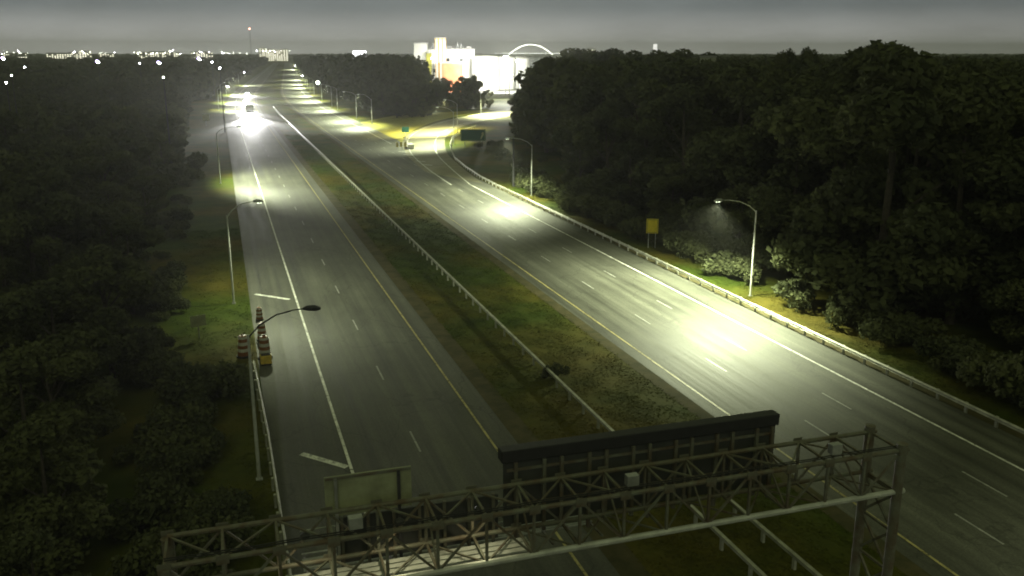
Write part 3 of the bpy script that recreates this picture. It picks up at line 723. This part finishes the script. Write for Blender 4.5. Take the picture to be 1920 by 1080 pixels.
# ------------------------------------------------------------------ floodlit plant
D0 = 560
plant = building(833, D0 + 20, 37, 26, zat(93, D0), WALLW, 'big white floodlit plant hall behind the ramp trees', None, False, 'plant_hall')
for i in range(9):
    x = -16.6 + i * 4.15; MB().box(x - .15, x + .15, -13.25, -13.02, .5, zat(93, D0) - .4).build('cladding_rib', WALLG, plant)
for i in range(7):
    for k in range(3):
        x = -14.4 + i * 4.15
        if (i + k) % 3 != 1: MB().box(x - 1.1, x + 1.1, -13.12, -13.005, 4 + k * 6.5, 6.2 + k * 6.5).build('window', GLASSD, plant)
zr = zat(93, D0) + .5
for x, wd, hh in ((-12, 2.2, 1.8), (-7, 1.2, 3.0), (3, 3.0, 1.5), (8.5, .8, 3.6), (10.5, .8, 2.9), (15, 2.6, 1.2)):
    MB().box(x - wd / 2, x + wd / 2, -8, -8 + wd, zr, zr + hh).build('roof_vent', WALLG, plant)
MB().tube([(-17, -12.6, zr + 1), (17, -12.6, zr + 1)], .08, 5).build('roof_rail', GALV, plant)
building(789, D0 - 5, 8, 10, zat(82, D0), WALLW, 'white floodlit silo block at the left end of the plant', None, False, 'silo_block')
tw = building(826, D0 - 14, 6.5, 6.5, zat(73, D0 - 14), ORCH, 'tall ochre and white stair tower rising above the plant', None, False, 'stair_tower')
for x in (-2.2, 0, 2.2): MB().box(x - .55, x + .55, -3.5, -3.27, 1, zat(74, D0 - 14)).build('wall_stripe', WALLW, tw)
building(848, D0 - 22, 12, 8, zat(118, D0 - 22), BRICKR, 'rust red annex in front of the white hall', None, False, 'annex')
building(804, D0 - 12, 3.2, 4, zat(100, D0 - 12), mat('olive_panel', (.35, .34, .05), .7), 'narrow olive duct tower left of the annex', None, False, 'duct_tower')
for i, (bx, d, r_, row) in enumerate(((908, D0 + 10, 9.5, 103), (938, D0 + 25, 9.5, 104), (968, D0 + 40, 8.5, 106))):
    p = at(bx, d); z = zat(row, d)
    o = thing('storage_tank', ('left', 'middle', 'right')[i] + ' of the three white floodlit storage tanks', 'tank', (p.x, p.y, 0), 0, 'white storage tanks')
    MB().lathe([(r_, 0), (r_, z - 1.2), (r_ * .7, z - .3), (.2, z)], n=32).build('shell', WALLW, o)
    MB().tube([(r_ * math.cos(q), r_ * math.sin(q), z - 1) for q in np.linspace(0, 6.283, 33)], .12, 4, False).build('top_rail', GALV, o)
p = at(930, 520)
struct(MB().box(-60, 40, -55, 40, .01, .05).build('plant_yard', CONC, None, (p.x, p.y, .02)))
def flood(bx, d, z, tx, td, tz, P, label):
    p = at(bx, d); q = at(tx, td, tz); o = thing('floodlight_mast', label, 'floodlight', (p.x, p.y, 0), 0, 'floodlight masts round the plant')
    MB().lathe([(.28, 0), (.16, z)], n=8).build('pole', GALV, o)
    MB().box(-1.4, 1.4, -.25, .25, z, z + .8).build('lamp_bank', STEELDARK, o)
    for s in (-.9, 0, .9): MB().lathe([(.3, 0), (.38, .2), (.3, .45)], (s, -.5, z + .15), 10).build('floodlight', emat('flood_glow', (1, 1, .95), 60), o)
    ld = bpy.data.lights.new('flood_light', 'SPOT'); ld.energy = P; ld.spot_size = R(95); ld.spot_blend = .6; ld.shadow_soft_size = .6; ld.color = (1, 1, .9)
    lo = bpy.data.objects.new('flood_light', ld); COL.objects.link(lo); lo.parent = o; lo.location = (0, 0, z)
    v = q - Vector((p.x, p.y, z)); lo.rotation_euler = v.to_track_quat('-Z', 'Y').to_euler()
flood(812, 500, 19, 825, 575, 10, 2.2e5, 'floodlight mast in front of the white plant hall')
flood(884, 505, 20, 900, 575, 8, 2.8e5, 'floodlight mast between plant hall and tanks')
flood(948, 500, 20, 940, 580, 5, 1.1e6, 'floodlight mast in front of the storage tanks')
flood(972, 470, 18, 950, 400, 0, .5e6, 'floodlight mast at the right edge of the yard')
flood(955, 430, 12, 940, 350, 0, .25e6, 'floodlight mast where the ramp leaves behind the trees')

# ------------------------------------------------------------------ sign gantry over the left carriageway
NY, FY, ZL, ZU = 25.2, 27.0, 5.8, 7.5
X0, X1 = -2.6, 23.5
ga = thing('sign_gantry', 'steel box-truss sign gantry spanning the left carriageway', 'gantry', (X1, (NY + FY) / 2, 0))
OX, OY = X1, (NY + FY) / 2
def L(x, y, z): return (x - OX, y - OY, z)
for y, z in ((NY, ZL), (NY, ZU), (FY, ZL), (FY, ZU)): MB().tube([L(X0, y, z), L(X1 + .3, y, z)], .085 if (y, z) != (NY, ZL) else .11, 8).build('chord', TRUSS if (y, z) != (NY, ZL) else POLE, ga)  # near lower chord gets paler metal: lamplight put into its colour
nb = 16; st = (X1 - X0) / nb
def part_bar(nm, a, b, w_): MB().bar(a, b, w_).build(nm, TRUSS, ga)
for i in range(nb + 1):
    x = X0 + i * st
    part_bar('vertical', L(x, NY, ZL + .085), L(x, NY, ZU - .085), .09); part_bar('vertical', L(x, FY, ZL + .085), L(x, FY, ZU - .085), .09)
    part_bar('cross_tie', L(x, NY + .085, ZL), L(x, FY - .085, ZL), .08); part_bar('cross_tie', L(x, NY + .085, ZU), L(x, FY - .085, ZU), .08)
    if i < nb:
        q = x + st
        u, v = (ZL, ZU) if i % 2 else (ZU, ZL)
        part_bar('diagonal', L(x, NY, u), L(q, NY, v), .07); part_bar('diagonal', L(x, FY, v), L(q, FY, u), .07)
        a_, b_ = (NY, FY) if i % 2 else (FY, NY)
        part_bar('diagonal', L(x, a_, ZU), L(q, b_, ZU), .06); part_bar('diagonal', L(x, b_, ZL), L(q, a_, ZL), .06)
        if i % 2: part_bar('diagonal', L(x, a_, ZL), L(x, b_, ZU), .06)
for y in (NY, FY):
    for x, zz in ((X1, 7.75), (X0, 7.42)):
        MB().tube([L(x, y, 0), L(x, y, zz)], .19, 12).build('leg', TRUSS, ga)
        MB().lathe([(.21, zz), (.21, zz + .03), (.05, zz + .05)], (x - OX, y - OY, 0), 12).build('leg_cap', TRUSS, ga)
        MB().box(x - OX - .4, x - OX + .4, y - OY - .4, y - OY + .4, 0, .12).build('footing', CONC, ga)
for x in (X1, X0):
    for z0, z1 in ((.6, 2.4), (2.4, 4.1), (4.1, 5.7)):
        part_bar('leg_brace', L(x, NY, z0), L(x, FY, z1), .09); part_bar('leg_brace', L(x, FY, z0), L(x, NY, z1), .09)
        part_bar('leg_brace', L(x, NY + .19, z1), L(x, FY - .19, z1), .09)
gm = MB().box(-.19, .19, -.012, .012, -.15, .15).mesh('gusset_plate', TRUSS)
for i in range(nb + 1):
    for y, dy in ((NY, -.1), (FY, .1)):
        for z in (ZL, ZU):
            if (y, z) != (NY, ZL): link('gusset_plate', gm, ga, L(X0 + i * st, y + dy, z))
for z in (ZU + .13, ZU + .2): MB().tube([L(X0 + k * 1.3, NY + .12, z - .02 * (k % 3)) for k in range(21)], .022, 5).build('cable', RUBBER, ga)
for x in (3.0, 12.4, 20.6): MB().box(x - OX - .22, x - OX + .22, NY - OY + .02, NY - OY + .3, ZU + .23, ZU + .62).build('junction_box', GALV, ga, bevel=.02)
# catwalk under the near chords
cw = MB()
for k in range(3): cw.box(*[q for q in (0 - OX + 1.5, 0 - OX + 12.0)], FY + 1.05 + k * .28 - OY, FY + 1.25 + k * .28 - OY, 4.85, 4.9)
cw.build('walkway_plank', GALV, ga)['kind'] = 'stuff'
for k in range(12):
    x = 1.6 + k * .95
    MB().bar(L(x, FY - .1, 5.0), L(x, FY + 2.0, 4.82), .07).build('walkway_bracket', TRUSS, ga)
for yy, zz in ((FY + 1.0, 5.0), (FY + 1.95, 5.0), (FY + 1.95, 5.9)): MB().tube([L(1.5, yy, zz), L(12.1, yy, zz)], .035, 6).build('handrail', GALV, ga)

for k in range(3): MB().box(-1.5 - OX, 9.0 - OX, 25.75 + k * .3 - OY, 25.98 + k * .3 - OY, 5.62, 5.68).build('walkway_plank', POLE, ga)
# big sign, seen from behind: face looks up the road, ribs on this side
sx0, sx1, sy = 8.5, 19.5, 27.55
sg = thing('overhead_sign', 'long dark overhead sign seen from behind, ribs hanging below it', 'road sign', ((sx0 + sx1) / 2, sy, 0))
cx = (sx0 + sx1) / 2
MB().box(sx0 - cx, sx1 - cx, .0, .08, 5.6, 8.1).build('panel', SIGNBACK, sg)
MB().box(sx0 - cx - .1, sx1 - cx + .1, -.1, .4, 8.12, 8.58).build('cabinet', mat('black_cabinet', (.022, .022, .024), .6, var=.2), sg, bevel=.03)
MB().box(sx0 - cx, sx1 - cx, .085, .1, 5.62, 8.08).build('sign_face', GSIGN, sg)
for k, x in enumerate(np.linspace(sx0 + .5, sx1 - .1, 13)):
    x = x + (.12 if k % 2 else -.08) - cx
    MB().box(x - .06, x + .06, -.13, -.003, 5.3 if k % 3 else 5.1, 8.1).build('rib', TRUSS, sg)
for z in (6.4, 7.75): MB().box(sx0 - cx + .1, sx1 - cx - .1, -.06, -.004, z, z + .1).build('stiffener', TRUSS, sg)
# small sign to the left
s2 = thing('overhead_sign', 'small pale-backed overhead sign at the left of the gantry', 'road sign', (3.75, 27.5, 0))
MB().box(-1.45, 1.45, 0, .06, 7.05, 8.5).build('panel', PANELPALE, s2)
MB().box(-1.45, 1.45, .065, .08, 7.07, 8.48).build('sign_face', GSIGN, s2)
MB().box(-1.42, 1.42, -.05, -.003, 8.4, 8.5).build('stiffener', TRUSS, s2)
for x in (-1.1, 1.0): MB().box(x - .05, x + .05, -.12, -.052, 5.2, 8.45).build('rib', STEELDARK if x > 0 else GALV, s2)
# lower sign panels lit on the left bay
s3 = thing('overhead_sign', 'wide low overhead sign behind the truss left bays', 'road sign', (5.0, 27.6, 0))
MB().box(-2.4, 3.3, 0, .06, 5.2, 6.9).build('panel', SIGNBACK, s3)
MB().box(-2.4, 3.3, .065, .08, 5.22, 6.88).build('sign_face', GSIGN, s3)
for x in np.linspace(-2.2, 3.1, 7): MB().box(x - .05, x + .05, -.12, -.003, 4.9, 7.0).build('rib', TRUSS, s3)
# sign-lighting luminaires on the catwalk carry no light of their own
for x in (3.2, 6.2, 9.4):
    o = thing('sign_light', 'small luminaire on the gantry catwalk lighting the signs', 'lamp', (x, FY + 1.95, 4.98), 0, 'sign lights on the catwalk')
    MB().tube([(0, 0, 0), (0, .5, -.1)], .03, 6).build('bracket', GALV, o)
    MB().box(-.35, .35, .35, .6, -.15, 0).build('housing', STEELDARK, o)
for x in (1.5, 4.5, 7.2):  # lamps added only to brighten the walkway
    o = thing('walkway_fill_lamp', 'added fill lamp inside the truss brightening the left walkway', 'lamp', (x, 26.1, 7.3), 0, 'added fill lamps above the gantry walkway')
    MB().lathe([(.03, -.1), (.14, -.06), (.16, .04), (.04, .12)], n=10).build('housing', STEELDARK, o)
    ld = bpy.data.lights.new('lamp_light', 'SPOT'); ld.energy = 42; ld.spot_size = R(120); ld.spot_blend = .5; ld.shadow_soft_size = .08; ld.color = (1, .93, .55)
    lo = bpy.data.objects.new('lamp_light', ld); COL.objects.link(lo); lo.parent = o; lo.location = (0, 0, -.14)
# ------------------------------------------------------------------ roadside signs
ys = thing('warning_sign', 'yellow rectangular warning sign on two posts before the right wood', 'road sign', (46.7, 92.6, 0), -.42)
yp = MB().box(-.68, .68, -.02, .02, 1.75, 3.45).build('panel', YSIGN, ys, bevel=.015)
MB().box(-.6, .6, -.032, -.021, 1.83, 1.87).box(-.6, .6, -.032, -.021, 3.33, 3.37).box(-.6, -.56, -.031, -.0205, 1.88, 3.32).box(.56, .6, -.031, -.0205, 1.88, 3.32).build('border', STEELDARK, yp)
for x in (-.4, .4): MB().box(x - .04, x + .04, .021, .08, 0, 3.4).build('post', GALV, ys)
es = thing('exit_sign', 'green roadside sign on posts on the bank inside the ramp bend', 'road sign', (57.3, 210, 0), -.28)
ep = MB().box(-3.0, 3.0, -.05, .05, 1.6, 4.4).build('panel', GSIGN, es)
MB().box(-2.9, 2.9, -.062, -.051, 1.7, 1.78).box(-2.9, 2.9, -.062, -.051, 4.22, 4.3).box(-2.9, -2.82, -.061, -.0505, 1.79, 4.21).box(2.82, 2.9, -.061, -.0505, 1.79, 4.21).build('border', PANELPALE, ep)
MB().add([(1.7, -.07, 2.1), (1.9, -.07, 2.0), (2.35, -.07, 3.2), (2.6, -.07, 3.1), (2.45, -.07, 3.8), (1.9, -.07, 3.35), (2.15, -.07, 3.27)], [(0, 1, 3, 4, 5, 6)]).build('arrow', PANELPALE, ep)
for x in (-2, 2): MB().box(x - .1, x + .1, .051, .2, 0, 4.3).build('post', GALV, es)
# thick dark post near the second lamp
MB().lathe([(.2, 0), (.17, 8.2), (.1, 8.3)], n=10).build('utility_pole', STEELDARK, None, (46.6, 145, 0))
tag(bpy.data.objects['utility_pole'], 'thick dark wooden pole behind the second right lamp', 'pole')
# gore attenuator and chevron board
at_ = thing('crash_cushion', 'white crash cushion at the nose of the ramp gore', 'crash cushion', (42.3, 211, 0), -.15)
MB().box(-.75, .75, 0, 1.2, .1, 1.15).build('nose', WALLW, at_, bevel=.08)
for k in range(5): MB().box(-.6, .6, 1.25 + k * 1.1, 2.3 + k * 1.1, .15, .95).build('bay', GALV, at_)
for i in range(3):
    o = thing('gore_marker', ('left', 'middle', 'right')[i] + ' one of three striped marker boards left of the crash cushion', 'marker', (39.3 + i * .95, 212.5, 0), 0, 'striped markers in the gore')
    MB().box(-.03, .03, .03, .08, 0, 1.5).build('post', GALV, o); MB().box(-.28, .28, -.02, .02, .5, 1.6).build('panel', YSIGN, o)
    for k in range(3): MB().add([(-.28, -.025, .55 + k * .35), (-.28, -.025, .72 + k * .35), (.28, -.025, .9 + k * .35), (.28, -.025, .73 + k * .35)], [(0, 1, 2, 3)]).build('stripe', STEELDARK, o)
o = thing('gore_sign', 'small exit gore sign on a post behind the crash cushion', 'road sign', (45.2, 232, 0), -.2)
MB().box(-.9, .9, -.03, .03, 2.2, 3.6).build('panel', GSIGN, o); MB().box(-.08, .08, .031, .15, 0, 3.5).build('post', GALV, o)
o = thing('roadside_sign', 'back of a pale sign panel on the left bank by the trees', 'road sign', (-3.0, 72.5, 0), .3)
MB().box(-.6, .6, -.02, .02, 1.0, 1.9).build('panel', PANELPALE, o); MB().box(-.05, .05, .021, .09, 0, 1.9).build('post', GALV, o)
o = thing('roadside_sign', 'pale sign on the left bank near the bright road patch', 'road sign', (-4.6, 300, 0), .3)
MB().box(-1.1, 1.1, -.03, .03, 1.6, 3.8).build('panel', PANELPALE, o); MB().box(-.08, .08, .031, .15, 0, 3.6).build('post', GALV, o)

# ------------------------------------------------------------------ traffic drums
BANDM = mat('dirty_reflective_band', (.5, .5, .48), .4, var=.2)
def drum_proto(label):
    o = thing('traffic_drum', label, 'traffic drum', (0, 0, 0), 0, 'orange drums at the end of the left guardrail')
    MB().lathe([(.42, 0), (.42, .08), (.34, .1)], n=16).build('base', RUBBER, o)
    z = .1; rads = [.33, .32, .305, .29, .275, .26]; hs = [.22, .18, .18, .18, .18, .12]
    for i in range(6):
        r0 = rads[i]; r1 = r0 - .008
        if i % 2: MB().lathe([(r0 - .012, z), (r0, z + .015), (r1, z + hs[i] - .015), (r1 - .012, z + hs[i])], n=16).build('band', BANDM, o)
        else: MB().lathe([(r0, z), (r0 + .006, z + .02), (r1 + .006, z + hs[i] - .02), (r1, z + hs[i])], n=16).build('body_ring', ORANGE, o)
        z += hs[i]
    MB().lathe([(.23, z), (.2, z + .05), (.05, z + .06)], n=16).build('top', ORANGE, o)
    MB().box(-.1, .1, -.02, .02, z + .06, z + .14).build('handle', ORANGE, o); return o
dr = drum_proto('front right orange drum beside the guardrail end')
dr.location = (1.75, 65.9, .02)
L_ = ((.25, 66.8, 'left orange drum outside the guardrail end', 1.3), (1.75, 70.5, 'middle orange drum behind the front right one', 1.1), (1.8, 76.3, 'smaller rearmost orange drum on the left shoulder', .85))
for x, y, l, k in L_:
    c = copy_tree(dr); c.location = (x, y, .02 if x > 1.2 else 0); c['label'] = l; c.rotation_euler.z = rnd.uniform(0, 3); c.scale = (k, k, k * 1.05)
dr.scale = (1.3, 1.3, 1.4)
ab = thing('arrow_box', 'yellow battery box on the shoulder in front of the drums', 'box', (1.75, 64.4, .02))
MB().box(-.4, .4, -.3, .3, .12, .75).build('body', mat('yellow_box_paint', (.6, .42, .06), .5), ab, bevel=.04)
MB().box(-.34, .34, -.24, .24, .75, .8).build('lid', RUBBER, ab)
for x in (-.3, .3): MB().box(x - .06, x + .06, -.25, .25, 0, .12).build('skid', RUBBER, ab)

# ------------------------------------------------------------------ vehicles with headlights
def headlamp(parent, x, y, z, P):
    MB().lathe([(.1, -.13), (.15, 0), (.1, .13)], (x, y, z), 10).build('headlight', HEAD, parent)
    ld = bpy.data.lights.new('headlight_beam', 'SPOT'); ld.energy = P; ld.spot_size = R(40); ld.spot_blend = .8; ld.shadow_soft_size = .12; ld.color = (1, .99, .97)
    lo = bpy.data.objects.new('headlight_beam', ld); COL.objects.link(lo); lo.parent = parent; lo.location = (x, y - .3, z); lo.rotation_euler = (R(90 - 6) , 0, R(180))
def wheel(parent, x, y, r):
    MB().tube([(x - .13, y, r), (x + .13, y, r)], r, 14).build('wheel', RUBBER, parent)
def car(x, y, m, label, P):
    o = thing('car', label, 'car', (x, y, .02))
    b = MB(); prof = [(-2.2, .35), (-2.25, .7), (-1.3, .95), (-.6, 1.42), (.9, 1.45), (1.7, 1.05), (2.2, .95), (2.2, .35)]
    b.add([(-.9, a, z) for a, z in prof] + [(.9, a, z) for a, z in prof], [tuple(range(8)), tuple(range(15, 7, -1))] + [(i, (i + 1) % 8, 8 + (i + 1) % 8, 8 + i) for i in range(8)])
    b.build('body', m, o, bevel=.06)
    MB().add([(-.75, -1.24, 1.0), (.75, -1.24, 1.0), (.68, -.64, 1.42), (-.68, -.64, 1.42)], [(0, 1, 2, 3)]).build('windscreen', GLASSD, o)
    for s in (-1, 1):
        for q in (-1.4, 1.4): wheel(o, s * .82, q, .33)
        headlamp(o, s * .68, -2.28, .66, P)
def truck(x, y, label, P):
    o = thing('truck', label, 'truck', (x, y, .02))
    MB().box(-1.2, 1.2, -1.1, 1.1, .6, 2.9).build('cab', CARW, o, bevel=.12)
    MB().box(-1.28, 1.28, 1.4, 10.5, 1.1, 3.9).build('cargo_box', CARW, o, bevel=.04)
    MB().box(-.5, .5, 1.15, 10, .6, 1.05).build('chassis', STEELDARK, o)
    MB().box(-1.05, 1.05, -1.14, -1.105, 1.7, 2.6).build('windscreen', GLASSD, o)
    MB().box(-1.2, 1.2, -1.25, -1.12, .4, .75).build('bumper', GALV, o)
    for s in (-1, 1):
        for q in (0, 7.5, 8.8): wheel(o, s * 1.05, q, .5)
        headlamp(o, s * .9, -1.3, 1.0, P)
truck(9.9, 336, 'white box truck driving towards the camera with glaring headlights', 2.4e5)
car(10.2, 372, CARD, 'added dark car close behind the truck, headlights extending its glare', 8e4)  # the cars are added so their beams stretch the truck's glare up the road
car(9.8 + shift(440), 440, CARW, 'added pale car following the dark car, headlights extending the glare', 8e4)
car(9.8 + shift(520), 520, CARD, 'added dark car furthest back, headlights extending the glare', 8e4)

# ------------------------------------------------------------------ haze
hz = MB().box(-9500, 9500, -450, 9500, -1.5, 128).build('haze', mat('tmp', (1, 1, 1)))
hm = bpy.data.materials.new('haze_air'); hm.use_nodes = True; t = hm.node_tree; t.nodes.clear()
ho = N('ShaderNodeOutputMaterial', t); pv = N('ShaderNodeVolumePrincipled', t); pv.inputs['Density'].default_value = .00016
pv.inputs['Color'].default_value = (.97, .98, .9, 1); pv.inputs['Anisotropy'].default_value = .6
t.links.new(pv.outputs[0], ho.inputs['Volume']); hz.data.materials.clear(); hz.data.materials.append(hm)
tag(hz, 'thin night haze over the whole scene', 'haze', kind='stuff')
